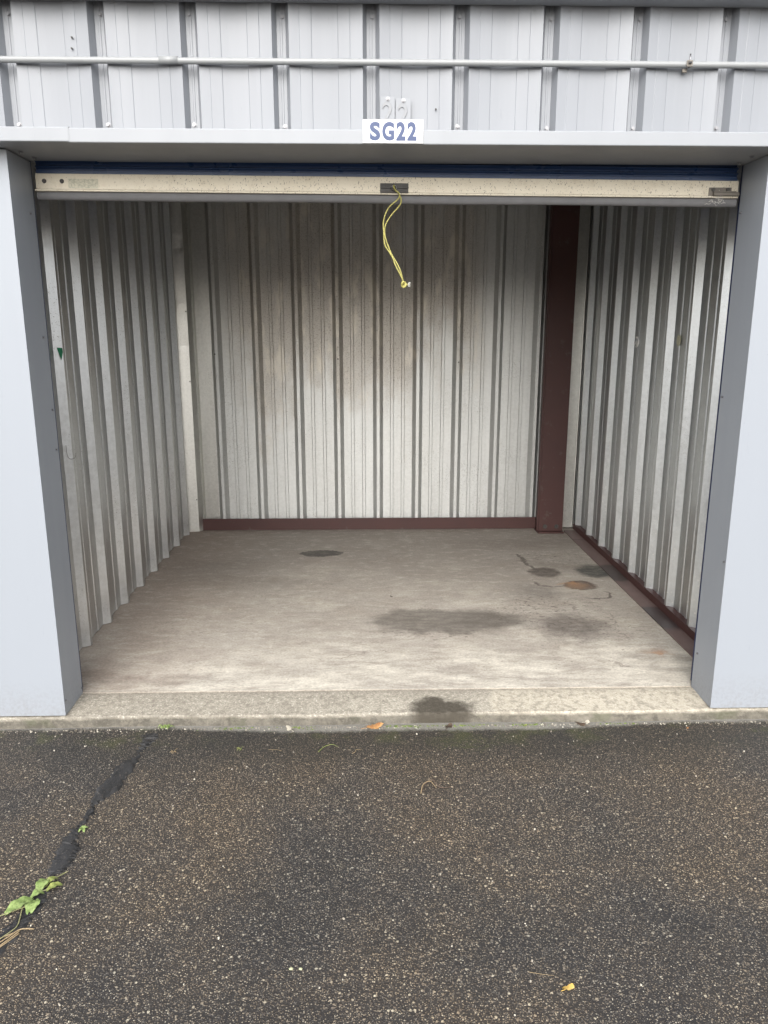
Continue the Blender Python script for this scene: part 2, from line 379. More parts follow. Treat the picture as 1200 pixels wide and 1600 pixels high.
M_residw = simple('white_adhesive_residue', (.74, .74, .72), .7, 0, .1, 90, .3)
M_web = simple('old_cobweb', (.62, .60, .56), .9, 0, .2, 90, .2)
M_pvc = simple('dry_stem', (.28, .21, .12), .8, 0, .35, 90, .4)
M_roof = simple('roof_sheet', (.42, .43, .44), .45, .4, .1, 3, .1)

def leafmat(name, a, b, spot=(.05, .06, .02), bl=.5):
    n = NT(name)
    f = n.noise(55, 4, .6); v = n.voro(70, 'Distance')
    c = n.mix(n.map(f, .35, .65), a, b); c = n.mix(n.mul(n.map(n.noise(210, 4, .7), .52, .60), bl), c, spot)
    m = n.out(c, .55, 0, n.bump(f, .4, .001), .4)
    n.b.inputs['Subsurface Weight'].default_value = .0
    return m
M_leafg = leafmat('weed_leaf', (.135, .20, .055), (.27, .35, .125))
M_leafy = leafmat('yellowed_weed_leaf', (.25, .27, .08), (.18, .24, .06))
M_leafo = leafmat('brown_dead_leaf', (.30, .13, .05), (.46, .27, .11), (.14, .06, .03))
M_leafw = leafmat('bleached_dead_leaf', (.40, .37, .30), (.56, .52, .44), (.3, .25, .18))
M_leafd = leafmat('dark_rotten_leaf', (.05, .035, .025), (.12, .085, .06), (.02, .015, .01))
M_leafgold = leafmat('golden_leaf', (.50, .32, .07), (.58, .43, .16), (.35, .16, .04), .4)
M_moss = leafmat('moss', (.06, .10, .02), (.16, .22, .04))
M_guide = simple('dark_blue_guide_paint', (.012, .022, .075), .5, 0, .15, 12, .05)
M_peb = NT('loose_grit')
_r = M_peb.n('ShaderNodeObjectInfo', 'Random')
M_peb = M_peb.out(M_peb.ramp(M_peb.voro(40, 'Color'), [(0, (.10, .09, .08)), (.5, (.24, .21, .17)), (1, (.60, .57, .48))]), .75, 0, M_peb.bump(M_peb.noise(400), .4, .001))

# ------------------------------------------------------------------ mesh helpers
class MB:
    def __init__(s): s.bm = bmesh.new()
    def box(s, x0, x1, y0, y1, z0, z1, bevel=0):
        r = bmesh.ops.create_cube(s.bm, size=1)
        for v in r['verts']:
            v.co = Vector(((x0 + x1) / 2 + v.co.x * (x1 - x0), (y0 + y1) / 2 + v.co.y * (y1 - y0), (z0 + z1) / 2 + v.co.z * (z1 - z0)))
        if bevel:
            es = list({e for v in r['verts'] for e in v.link_edges})
            bmesh.ops.bevel(s.bm, geom=es, offset=bevel, segments=2, affect='EDGES', profile=.6)
        return s
    def tube(s, pts, r, seg=10, cap=True):
        pts = [Vector(p) for p in pts]; rings = []; up = None
        for i, p in enumerate(pts):
            t = (pts[min(i + 1, len(pts) - 1)] - pts[max(i - 1, 0)]).normalized()
            if up is None:
                up = t.orthogonal().normalized()
            up = (up - t * up.dot(t)).normalized(); b = t.cross(up)
            rr = r[i] if isinstance(r, (list, tuple)) else r
            rings.append([s.bm.verts.new(p + (up * math.cos(a) + b * math.sin(a)) * rr) for a in [2 * math.pi * k / seg for k in range(seg)]])
        for a, b_ in zip(rings, rings[1:]):
            for k in range(seg):
                s.bm.faces.new((a[k], a[(k + 1) % seg], b_[(k + 1) % seg], b_[k])).smooth = True
        if cap: s.bm.faces.new(rings[0][::-1]); s.bm.faces.new(rings[-1])
        return s
    def cyl(s, c, axis, r, h, seg=16, r2=None):
        q = Vector(axis).normalized().to_track_quat('Z', 'Y').to_matrix().to_4x4()
        bmesh.ops.create_cone(s.bm, cap_ends=True, segments=seg, radius1=r, radius2=r if r2 is None else r2, depth=h,
                              matrix=Matrix.Translation(c) @ q)
        return s
    def strip(s, prof, z0, z1, axis='x', nz=1, wob=None):
        "sheet swept upward from a plan profile [(a,b)...]"
        rows = []
        for j in range(nz + 1):
            z = z0 + (z1 - z0) * j / nz
            rows.append([s.bm.verts.new((a, b, z) if wob is None else wob(a, b, z)) for a, b in prof])
        for r0, r1 in zip(rows, rows[1:]):
            for k in range(len(prof) - 1):
                s.bm.faces.new((r0[k], r0[k + 1], r1[k + 1], r1[k]))
        return s
    def poly(s, pts, thick=None, d=(0, 0, 1)):
        vs = [s.bm.verts.new(p) for p in pts]; f = s.bm.faces.new(vs)
        if thick:
            g = bmesh.ops.extrude_face_region(s.bm, geom=[f])
            for v in g['geom']:
                if isinstance(v, bmesh.types.BMVert): v.co += Vector(d) * thick
        return s
    def build(s, name, mat, parent=None, smooth_angle=None, loc=None):
        bmesh.ops.recalc_face_normals(s.bm, faces=s.bm.faces)
        me = bpy.data.meshes.new(name); 
        if loc is not None:
            bmesh.ops.translate(s.bm, verts=s.bm.verts, vec=-Vector(loc))
        s.bm.to_mesh(me); s.bm.free(); me.materials.append(mat)
        o = bpy.data.objects.new(name, me); COL.objects.link(o)
        if loc is not None: o.location = loc
        if parent is not None:
            o.parent = parent
            wp, q = Vector((0, 0, 0)), parent
            while q is not None: wp += q.location; q = q.parent
            o.location = (Vector(loc) if loc is not None else Vector((0, 0, 0))) - wp
        return o

def tag(o, label=None, cat=None, group=None, kind=None):
    if label: o['label'] = label
    if cat: o['category'] = cat
    if group: o['group'] = group
    if kind: o['kind'] = kind
    return o
def thing(name, label, cat, loc=(0, 0, 0), group=None):
    o = bpy.data.objects.new(name, None); COL.objects.link(o); o.location = loc; o.empty_display_size = .1
    return tag(o, label, cat, group)

# ------------------------------------------------------------------ measures (metres)
XL, XR = -1.2874, 1.3705            # faces of the opening
H = 2.130; YF = -0.195; GZ = -0.055 # lintel, front of the piers, asphalt level
WL, WR, YB = -1.4632, 1.630, 2.84   # inside sheet walls
P = 0.305                           # rib spacing

# ------------------------------------------------------------------ ground, slab, kerb
bm = MB()
xs = [-400, -40, -8, -4, 4, 8, 40, 400]; ys = [-400, -60, -12, -5, -.16, 8, 60, 400]
g = {}
for i, x in enumerate(xs):
    for j, y in enumerate(ys): g[i, j] = bm.bm.verts.new((x, y, GZ))
for i in range(len(xs) - 1):
    for j in range(len(ys) - 1): bm.bm.faces.new((g[i, j], g[i + 1, j], g[i + 1, j + 1], g[i, j + 1]))
tag(bm.build('ground_asphalt', M_asph), kind='structure')
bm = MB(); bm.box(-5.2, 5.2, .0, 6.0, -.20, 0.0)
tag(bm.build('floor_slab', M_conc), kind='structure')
# apron: top from the slab joint out to a rounded nose, then a rough face down to the asphalt
bm = MB(); prof = [(-.004, .0), (-.006, -.004), (-.012, -.004), (-.016, -.001), (-.08, -.003), (-.17, -.0105), (-.192, -.0118), (-.1972, -.0140), (-.1990, -.0185), (-.2025, -.036), (-.206, -.060), (-.206, -.2), (-.004, -.2)]
nx = 520; rows = []
for i in range(nx + 1):
    x = -5.2 + 10.4 * i / nx; row = []
    for k, (y, z) in enumerate(prof):
        jy = (random.random() - .5) * .0045 if 5 < k < 11 else 0
        jz = (random.random() - .5) * .0022 if 5 < k < 10 else 0
        row.append(bm.bm.verts.new((x, y + jy + (0.004 * math.sin(x * 5.1) if 5 < k < 11 else 0), z + jz)))
    rows.append(row)
for a, b in zip(rows, rows[1:]):
    for k in range(len(prof) - 1): bm.bm.faces.new((a[k], a[k + 1], b[k + 1], b[k]))
tag(bm.build('concrete_apron', M_apron), kind='structure')

# ------------------------------------------------------------------ the building's outside
bld = thing('storage_building', 'white ribbed metal storage building front with wide flat trim over the open unit', 'building', (0, 0, 0))
# upper siding, wide flats out and narrow grooves in
g0 = -1.252; prof = []
dp = .034
def flat_pts(xa, xb, y, bow, minors, mh):
    out = []; L = xb - xa
    ks = [0]
    for cx, hw in minors: ks += [cx - hw - .0025, cx - hw, cx + hw, cx + hw + .0025]
    ks += [L * t for t in (.12, .42, .5, .58, .9)] + [L]
    for t in sorted(ks):
        inn = any(cx - hw - 1e-6 <= t <= cx + hw + 1e-6 for cx, hw in minors)
        out.append((xa + t, y + bow * (1 - (2 * t / L - 1) ** 2) + (mh if inn else 0)))
    return out
for k in range(-12, 13):
    gx = g0 + P * k
    if k > -12: prof += flat_pts(gx - P + .0285, gx - .0285, YF, .010, [(.084 - .0285, .019), (.2135 - .0285, .019)], -.0016)
    prof += [(gx - .0150, YF + dp), (gx - .0045, YF + dp), (gx - .003, YF + dp - .0018), (gx + .003, YF + dp - .0018), (gx + .0045, YF + dp), (gx + .0150, YF + dp)]
bm = MB(); bm.strip(prof, H + .004, 2.60)
siding = bm.build('ribbed_siding', M_white, bld)
def hexscrew(c, axis, r=.0062, name='screw', mat=None, parent=None):
    m = MB(); a = Vector(axis); c = Vector(c)
    m.cyl(c + a * .0008, a, r * 1.45, .0016, 16); m.cyl(c + a * .004, a, r, .005, 6)
    return m.build(name, mat or M_zinc, parent, loc=c)
first = None
for k in range(-1, 10):
    for z in (2.212, 2.552):
        x = g0 + P * k + (.004 if (k * 7 + int(z * 10)) % 3 else -.003)
        hexscrew((x, YF + dp, z + (k % 3) * .002), (0, -1, 0), .0056, 'screw', M_greyhead if z > 2.4 else M_zinc, siding)
# a few dark pop holes on the left panel
for x, z in ((-1.031, 2.473), (-1.034, 2.44), (.190, 2.262)):
    hexscrew((x, YF + .001, z), (0, -1, 0), .0022, 'rivet', M_darkmetal, siding)
# header trim: sloped soffit and drip face
def header(xa, xb, dz, yo):
    m = MB(); pr = [(YF - .004, 2.180 + dz), (-.286 - yo, 2.174 + dz), (-.2875 - yo, 2.171 + dz), (-.287 - yo, 2.132 + dz), (-.2855 - yo, 2.1295 + dz), (-.05, 2.1285 + dz), (-.002, 2.1285 + dz)]
    a = [m.bm.verts.new((xa, y, z)) for y, z in pr]; b = [m.bm.verts.new((xb, y, z)) for y, z in pr]
    for i in range(len(pr) - 1): m.bm.faces.new((a[i], a[i + 1], b[i + 1], b[i]))
    return m
header(-1.040, 5.0, 0, 0).build('header_trim', M_trim, bld)
header(-5.0, -1.036, .0022, .0015).build('header_trim', M_trim, bld)
# piers
def pier(xa, xb):
    m = MB(); m.box(xa, xb, YF, -.0035, -.006, H - .003, .0012)
    return m.build('pier_cladding', M_pier, bld)
pl = pier(-1.6450, XL); pr_ = pier(XR, 1.8800)
pier(-4.72, -4.36); pier(4.54, 4.90)
for (y, z) in ((-.0508, 1.942), (-.0478, 1.4976), (-.030, 1.2208), (-.030, 1.064), (-.012, .0262), (-.205 + .02, .0578)):
    hexscrew((XL, y, z), (1, 0, 0), .0034, 'rivet', M_zinc, pl)
for (y, z) in ((-.0245, 1.957), (-.0252, 1.2657), (-.035, .1678), (-.1835, .6251)):
    hexscrew((XR, y, z), (-1, 0, 0), .0034, 'rivet', M_zinc, pr_)
for (x, y) in ((-1.2561, -.1526), (-1.246, -.067), (1.3315, -.0486), (1.3285, -.1492)):
    hexscrew((x, y, 2.1285), (0, 0, -1), .006, 'rivet', M_greyhead, bld)
# eave and roof
m = MB(); m.box(-5.2, 5.2, -.262, -.190, 2.583, 2.70, .003); m.build('eave_gutter', M_trim, bld)
m = MB(); m.box(-5.2, 5.2, -.185, 6.0, 2.64, 2.68); m.build('roof', M_roof, bld)
m = MB(); m.box(-5.2, -5.16, -.18, 6.0, -.1, 2.638); m.box(5.16, 5.2, -.18, 6.0, -.1, 2.638); m.box(-5.158, 5.158, 5.96, 6.0, -.1, 2.638)
m.build('outer_wall', M_white, bld)
m = MB(); m.box(-5.1, 5.1, -.150, -.006, 2.20, 2.62); m.build('header_beam', M_darkmetal, bld)

# ------------------------------------------------------------------ inside walls
def ribbed(a0, a1, first, base, sgn, mh=.0046, rise=.023):
    """plan profile along a: flats at `base`, ribs stand proud by sgn*0.034"""
    out = []; h = .034 * sgn; top = .023
    n0 = math.ceil((a0 - first) / P)
    a = a0; out.append((a0, base)); k = n0
    while first + k * P + 2 * rise + top < a1:
        r = first + k * P - rise
        if r > a0: 
            out += [(r, base), (r + rise, base + h), (r + rise + top, base + h), (r + 2 * rise + top, base)]
        s = r + 2 * rise + top
        L = P - 2 * rise - top
        for c in (.30, .68):
            m0 = s + L * c - .0135
            if m0 > a0 and m0 + .03 < a1:
                out += [(m0, base), (m0 + .0045, base + mh * sgn), (m0 + .0225, base + mh * sgn), (m0 + .027, base)]
        k += 1
    out.append((a1, base)); return out
def wobble(seed, amp, ax):
    def f(a, b, z):
        d = amp * (math.sin(a * 3.1 + z * 1.3 + seed) + .6 * math.sin(a * 7.3 - z * 2.1 + seed * 2))
        return (b + d, a, z) if ax == 'y' else (a, b + d, z)
    return f
lw = thing('partition_wall', 'left ribbed bare metal wall running to the back corner, worn with bright rib faces', 'wall', (WL, 1.4, 0))
MB().strip(ribbed(.012, 2.80, .5011, WL, 1), .004, 2.63, nz=8, wob=wobble(1, .0012, 'y')).build('wall_sheet', M_galv_left, lw)
rw = thing('partition_wall', 'right ribbed bare metal wall above the dark red floor sill, speckled with splashes', 'wall', (WR, 1.4, 0))
MB().strip(ribbed(.012, 2.80, .567, WR, -1), .012, 2.63, nz=8, wob=wobble(4, .0012, 'y')).build('wall_sheet', M_galv_right, rw)
m = MB(); m.box(1.591, 1.5945, .02, 2.752, .006, .050, .0008); m.box(1.5945, 1.6290, .02, 2.752, .045, .050)
m.build('base_channel', M_oxide, rw)
m = MB(); m.box(1.503, 1.5905, .02, 2.70, .0005, .0075, .001); m.build('sill_plate', M_sill, rw)
bw = thing('partition_wall', 'back ribbed bare metal wall stained brown in its middle, above a dark red channel', 'wall', (0, YB, 0))
MB().strip([(a, b) for a, b in ribbed(-1.2235, 1.632, -.8757 - .012, YB, -1, .0062, .028)], .004, 2.63, nz=8, wob=wobble(2, .0010, 'x')).build('wall_sheet', M_galv_back, bw)
m = MB(); m.box(-1.3765, 1.299, 2.790, 2.7945, .001, .094, .0015); m.box(-1.3765, 1.299, 2.7945, 2.802, .088, .0925); m.build('base_channel', M_oxide, bw)
cs = MB()     # left corner flashing: folded strip with two crushed dents
zs = [.002 + 2.6 * i / 60 for i in range(61)]; rows = []
for z in zs:
    d = sum(a * math.exp(-((z - c) / .035) ** 2) for c, a in ((2.14, .0035), (1.72, -.0022), (1.45, .0018)))
    rows.append([cs.bm.verts.new(p) for p in ((-1.4625, 2.775, z), (-1.4615, 2.734, z), (-1.43, 2.7405 + d, z), (-1.395, 2.7485 + d * 1.4, z), (-1.373, 2.7532 + d * .4, z), (-1.3715, 2.755, z), (-1.345, 2.800, z), (-1.338, 2.799, z), (-1.330, 2.8365, z), (-1.222, 2.8395, z))])
for a, b in zip(rows, rows[1:]):
    for k in range(9): cs.bm.faces.new((a[k], a[k + 1], b[k + 1], b[k]))
tag(cs.build('corner_flashing', M_flash, bw))
m = MB(); m.strip([(1.484, 2.783), (1.586, 2.781), (1.590, 2.779), (1.600, 2.790), (1.602, 2.835)], .012, 2.62); m.build('corner_flashing', M_flash, bw)
m = MB(); m.strip([(1.6015, 2.755), (1.6035, 2.77), (1.609, 2.80)], .012, 2.62); 
m.build('corner_flashing', M_galv_right, rw)
for x, z in ((-1.1935, 1.37), (-.2649, 1.334), (.6537, 1.309), (1.5, 1.62), (1.487, .10)):
    hexscrew((x, YB - .036 if x < 1 else 2.781, z), (0, -1, 0), .0042, 'screw', M_darkmetal, bw)
for z in (.26, 1.68, 1.17): hexscrew((-1.379, 2.7505, z), (0, -1, 0), .0036, 'screw', M_darkmetal, bw)

# steel column
c = thing('steel_column', 'dark red steel column standing in the back right corner', 'column', (1.39, 2.72, 0))
m = MB()
m.box(1.2950, 1.483, 2.668, 2.674, .010, 2.625, .0018); m.box(1.2950, 1.301, 2.675, 2.778, .010, 2.625); m.box(1.477, 1.483, 2.675, 2.778, .010, 2.625)
m.box(1.282, 1.2945, 2.678, 2.684, .010, 2.625)
m.build('column_shaft', M_oxide, c)
m = MB(); m.box(1.283, 1.4860, 2.625, 2.780, .0006, .0125, .0015); m.build('base_plate', M_oxide, c)
for x in (1.345, 1.435):
    m = MB(); m.cyl((x, 2.664, .048), (0, -1, 0), .017, .004, 20); m.cyl((x, 2.6565, .048), (0, -1, 0), .0125, .013, 6); m.build('bolt', M_darkmetal, c)
m = MB(); m.cyl((1.345, 2.6665, .262), (0, -1, 0), .006, .004, 12); m.build('bolt', M_oxide, c)

# ------------------------------------------------------------------ the raised roll-up door
door = thing('roll_up_door', 'navy roll-up door raised to the top of the opening, cream bottom rail showing', 'door', (0, .03, 2.0))
T = -.0055
def tilt(o):
    for v in o.data.vertices: v.co.z += T * v.co.x
    return o
# curtain: small horizontal ribs, goes up behind the header and onto the roll
pts = [(.014, 2.083), (.014, 2.096), (.022, 2.099), (.022, 2.103), (.010, 2.107), (.010, 2.109), (.024, 2.116), (.024, 2.121), (.012, 2.126), (.012, 2.129), (.026, 2.137), (.022, 2.18), (.028, 2.25), (.05, 2.33)]
for k in range(0, 40): 
    a = math.pi - k * .22; rr = .150 - k * .0012
    pts.append((.215 + math.cos(a) * rr, 2.385 + math.sin(a) * rr))
m = MB(); a = [m.bm.verts.new((-1.278, y, z)) for y, z in pts]; b = [m.bm.verts.new((1.361, y, z)) for y, z in pts]
for i in range(len(pts) - 1): m.bm.faces.new((a[i], a[i + 1], b[i + 1], b[i]))
tilt(m.build('curtain', M_blue, door))
m = MB(); m.box(-1.2755, 1.3605, -.002, .010, 2.0275, 2.0815, .0015); m.box(-1.2785, 1.3605, -.008, .010, 2.0195, 2.0262, .0018)
m.box(-1.2785, 1.3605, .0105, .032, 2.0205, 2.078, .001)
rl = tilt(m.build('bottom_rail', M_rail, door))
m = MB()
pr2 = [(.004, 2.0190), (-.001, 2.008), (.000, 1.996), (.008, 1.9895), (.018, 1.992), (.024, 2.004), (.024, 2.0190)]
nxx = 90; rows = []
for i in range(nxx + 1):
    x = -1.276 + 2.636 * i / nxx
    rows.append([m.bm.verts.new((x, y + .001 * math.sin(x * 9), z + (.0012 * math.sin(x * 6.1 + k) if 0 < k < 6 else 0))) for k, (y, z) in enumerate(pr2)])
for a, b in zip(rows, rows[1:]):
    for k in range(6): m.bm.faces.new((a[k], a[k + 1], b[k + 1], b[k])).smooth = True
tilt(m.build('weather_strip', M_rubber, door))
for s_, nm in ((-1, 'l'), (1, 'r')):
    m = MB(); x = XL if s_ < 0 else XR
    m.box(*( (x - .04, x - .0020) if s_ < 0 else (x + .0020, x + .04)), .0005, .004, .002, 2.60)
    m.box(*( (x - .04, x - .0195) if s_ < 0 else (x + .0195, x + .04)), .044, .050, .002, 2.60)
    m.build('guide_track', M_guide, door)
for x in (-1.244, -1.179):
    m = MB(); m.cyl((x, -.0040, 2.0550 + T * x + .0), (0, -1, 0), .0085, .006, 20, .0065); m.build('bolt', M_darkmetal, door)
# centre slide latch
lt = MB(); lt.box(.002, .107, -.0075, -.0025, 2.024, 2.059, .0008)
lt = lt.build('pull_latch', M_darkmetal, door)
m = MB(); m.box(.004, .108, -.013, -.008, 2.0405, 2.0465, .001); m.box(.003, .1075, -.016, -.008, 2.0245, 2.0285, .0008); m.build('slide_bar', M_darkmetal, lt)
for x in (.021, .088): m = MB(); m.cyl((x, -.010, 2.0515), (0, -1, 0), .0062, .006, 6); m.build('bolt', M_darkmetal, lt)
m = MB(); m.tube([(.054 + .0085 * math.cos(t), -.0175 - .002 * math.sin(t), 2.042 + .0085 * math.sin(t)) for t in [2 * math.pi * i / 24 for i in range(25)]], .0021, 8, False)
m.build('ring', M_zinc, lt)
# right slide latch
lt = MB(); lt.box(1.2475, 1.333, -.0075, -.0025, 2.0135, 2.0495, .001); lt = lt.build('slide_latch', M_midmetal, door)
m = MB(); m.box(1.262, 1.3600, -.019, -.008, 2.0185, 2.0325, .002); m.box(1.262, 1.346, -.022, -.0195, 2.0300, 2.0345, .001); m.build('slide_bar', M_midmetal, lt)
for x in (1.262, 1.318): m = MB(); m.cyl((x, -.010, 2.0415), (0, -1, 0), .0068, .006, 12); m.build('bolt', M_darkmetal, lt)
# cobweb scraps under the right latch
m = MB()
for i in range(26):
    x, z = 1.279 + random.gauss(0, .014), 2.004 + random.gauss(0, .010)
    p = Vector((x, -.012 + random.gauss(0, .002), z)); pp = [p]
    for j in range(4): p = p + Vector((random.gauss(0, .005), random.gauss(0, .001), random.gauss(0, .005))); pp.append(p)
    m.tube(pp, .00055, 4)
m.build('cobweb', M_web, door)

# pull cord
A = [(.0564, 2.034), (.0725, 2.0191), (.0726, 2.0071), (.0614, 1.995), (.0389, 1.9768), (.026, 1.9586), (.0163, 1.9343), (.0131, 1.9099), (.0147, 1.8854), (.0163, 1.8547), (.0212, 1.8331), (.0359, 1.8115), (.049, 1.7897), (.0589, 1.7648), (.0722, 1.7398), (.0854, 1.7146)]
B = [(.0548, 2.0355), (.0709, 2.0221), (.0774, 2.0101), (.0807, 1.9981), (.0775, 1.9845), (.0647, 1.9678), (.047, 1.9496), (.0293, 1.9252), (.0196, 1.9038), (.0179, 1.8854), (.0212, 1.8639), (.0294, 1.8393), (.0424, 1.8084), (.0556, 1.7866), (.0688, 1.7648), (.0787, 1.7429), (.0871, 1.7146)]
def cr(pts, n=10):
    P_ = [pts[0]] + list(pts) + [pts[-1]]; out = []
    for i in range(1, len(P_) - 2):
        p0, p1, p2, p3 = map(Vector, P_[i - 1:i + 3])
        for j in range(n):
            t = j / n
            out.append(.5 * ((2 * p1) + (p2 - p0) * t + (2 * p0 - 5 * p1 + 4 * p2 - p3) * t * t + (3 * p1 - p0 - 3 * p2 + p3) * t ** 3))
    out.append(Vector(pts[-1])); return out
def cord(m, path, r=.0026, pitch=.013):
    # resample evenly, then wind three strands
    out = [path[0]]; L = 0; step = .0016
    for p, q in zip(path, path[1:]):
        d = (q - p).length; k = max(1, int(d / step))
        for j in range(1, k + 1): out.append(p.lerp(q, j / k))
    for s_ in range(3):
        pp = []; dist = 0; up = None
        for i, p in enumerate(out):
            t = (out[min(i + 1, len(out) - 1)] - out[max(0, i - 1)]).normalized()
            if up is None: up = t.orthogonal().normalized()
            up = (up - t * up.dot(t)).normalized(); b = t.cross(up)
            if i: dist += (out[i] - out[i - 1]).length
            a = dist / pitch * 2 * math.pi + s_ * 2 * math.pi / 3
            pp.append(p + (up * math.cos(a) + b * math.sin(a)) * r * .52)
        m.tube(pp, r * .58, 6)
rope = MB()
def yy(i, n, ph): return -.022 + .006 * math.sin(i / n * 5 + ph)
pa = cr([(x, yy(i, len(A), 0) - .004, z) for i, (x, z) in enumerate(A)]); pb = cr([(x, yy(i, len(B), 1.2) + .003, z) for i, (x, z) in enumerate(B)])
cord(rope, pa); cord(rope, pb)
# the loop through the latch ring
cord(rope, cr([(.0564, -.026, 2.034), (.052, -.030, 2.040), (.0515, -.024, 2.047), (.0550, -.016, 2.049), (.0565, -.012, 2.043), (.0548, -.016, 2.0355)]), .0028)
rope = rope.build('pull_cord', M_rope); tag(rope, 'yellow twisted pull cord looped through the middle latch, hanging knotted below the door', 'rope')
m = MB()
kc = Vector((.0915, -.020, 1.6945))
for j, (rx, rz, ph) in enumerate(((.0085, .0095, 0), (.0075, .008, 1.1), (.006, .009, 2.3))):
    cord(m, cr([tuple(kc + Vector((rx * math.cos(t), .005 * math.sin(t * 2 + ph) + (j - 1) * .004, rz * math.sin(t + ph * .3)))) for t in [2 * math.pi * i / 9 + ph for i in range(10)]]), .0032)
cord(m, cr([(.0863, -.020, 1.7146), (.089, -.024, 1.705), (.094, -.018, 1.697), (.1015, -.022, 1.695), (.106, -.022, 1.6935)]), .0030)
m.build('knot', M_rope, rope)
m = MB()
for i in range(46):
    a, e = random.uniform(-.9, .9), random.gauss(0, .5)
    p = Vector((.105, -.022, 1.6935)); q = p + Vector((math.cos(a), e * .6, math.sin(a) * 1.1)) * random.uniform(.007, .016)
    m.tube([p, p.lerp(q, .5) + Vector((0, 0, random.gauss(0, .0015))), q], .0006, 4)
m.build('frayed_end', M_ropew, rope)

# ------------------------------------------------------------------ conduit along the siding
cz = 2.402; cy = YF - .0125
cd = MB(); cd.tube([(x, cy, cz + .0009 * math.sin(x * 1.1)) for x in [-5 + .25 * i for i in range(41)]], .0104, 20)
cd = cd.build('conduit', M_conduit); tag(cd, 'long thin grey electrical conduit running level across the white siding', 'conduit')
m = MB(); m.tube([(-.742, cy, cz + .0012), (-.680, cy, cz + .0012)], .0122, 20); m.build('coupling', M_conduit, cd)
cl = MB(); xx = 1.048
cl.tube([(xx, cy + .0125 * math.cos(t), cz + .0135 * math.sin(t)) for t in [R(-60) + R(300) * i / 14 for i in range(15)]], .0022, 6)
cl.box(xx - .010, xx + .010, cy - .0165, cy - .0125, cz - .010, cz + .010, .001)
cl.box(xx - .016, xx - .001, cy + .002, cy + .011, cz - .022, cz - .010, .001)
cl = cl.build('clamp', M_midmetal, cd)
m = MB(); m.tube([(xx, cy - .013, cz - .004), (xx + .001, cy - .013, cz + .030)], .0027, 8); m.cyl((xx, cy - .0185, cz + .003), (0, -.4, 1), .0065, .005, 6); m.build('screw', M_zinc, cl)

# ------------------------------------------------------------------ unit sign and embossed number plates
def text_mesh(name, txt, size, xs, extrude, offset, bevel=0):
    cu = bpy.data.curves.new(name, 'FONT'); cu.body = txt; cu.size = size; cu.extrude = extrude; cu.offset = offset; cu.bevel_depth = bevel
    cu.align_x = 'CENTER'; cu.align_y = 'CENTER'; cu.resolution_u = 6; cu.space_character = .93
    o = bpy.data.objects.new(name, cu); COL.objects.link(o)
    bpy.context.view_layer.update()
    me = bpy.data.meshes.new_from_object(o.evaluated_get(bpy.context.evaluated_depsgraph_get()))
    bpy.data.objects.remove(o); bpy.data.curves.remove(cu)
    me.transform(Matrix.Rotation(R(90), 4, 'X'))
    xs_ = [v.co.x for v in me.vertices]; zs_ = [v.co.z for v in me.vertices]
    return me, (min(xs_), max(xs_), min(zs_), max(zs_))
sg = MB(); sg.box(-.061, .1400, -.2918, -.2892, 2.1315, 2.2045, .0006)
sg = sg.build('unit_sign', M_sign); tag(sg, 'small white rectangular sign reading SG22 on the header trim', 'sign')
for ch, cx0, cx1 in (('S', -.0385, -.0030), ('G', .0030, .0435), ('2', .0500, .0815), ('2', .0868, .1185)):
    me, bb = text_mesh('letter', ch, .06, 1, .0003, .0028)
    me.transform(Matrix.Translation((-(bb[0] + bb[1]) / 2, 0, -(bb[2] + bb[3]) / 2)))
    me.transform(Matrix.Diagonal(((cx1 - cx0) / (bb[1] - bb[0]), 1, .0580 / (bb[3] - bb[2]), 1)))
    me.materials.append(M_letter)
    o = bpy.data.objects.new('letter' if ch in 'SG' else 'numeral', me); COL.objects.link(o); o.parent = sg; o.location = ((cx0 + cx1) / 2, -.2921, 2.1680)
for i, (x0, x1, zt, tiltz, lab) in enumerate(((-.0016, .0488, 2.3010, -.10, 'left one of two white painted plates embossed with a 2, half hidden behind the sign'), (.0512, .1035, 2.2960, -.08, 'right one of two white painted plates embossed with a 2, half hidden behind the sign'))):
    m = MB(); m.box(x0, x1, YF - .0045, YF - .0030, zt - .095, zt, .0006)
    m.bm.verts.ensure_lookup_table()
    for v in m.bm.verts: v.co.z += tiltz * (v.co.x - x0) * .6
    p = m.build('number_plate', M_white); tag(p, lab, 'number plate', 'painted number plates above the sign')
    me, bb = text_mesh('numeral', '2', .072, 1, .0012, .0006, .0007)
    me.transform(Matrix.Translation((-(bb[0] + bb[1]) / 2, 0, -(bb[2] + bb[3]) / 2)))
    me.transform(Matrix.Diagonal((.036 / (bb[1] - bb[0]), 1, .066 / (bb[3] - bb[2]), 1))); me.materials.append(M_white)
    o = bpy.data.objects.new('numeral', me); COL.objects.link(o); o.parent = p; o.location = ((x0 + x1) / 2, YF - .0055, zt - .051)
    hexscrew(((x0 + x1) / 2 + .001, YF - .0045, zt - .009), (0, -1, 0), .0046, 'screw', M_zinc, p)

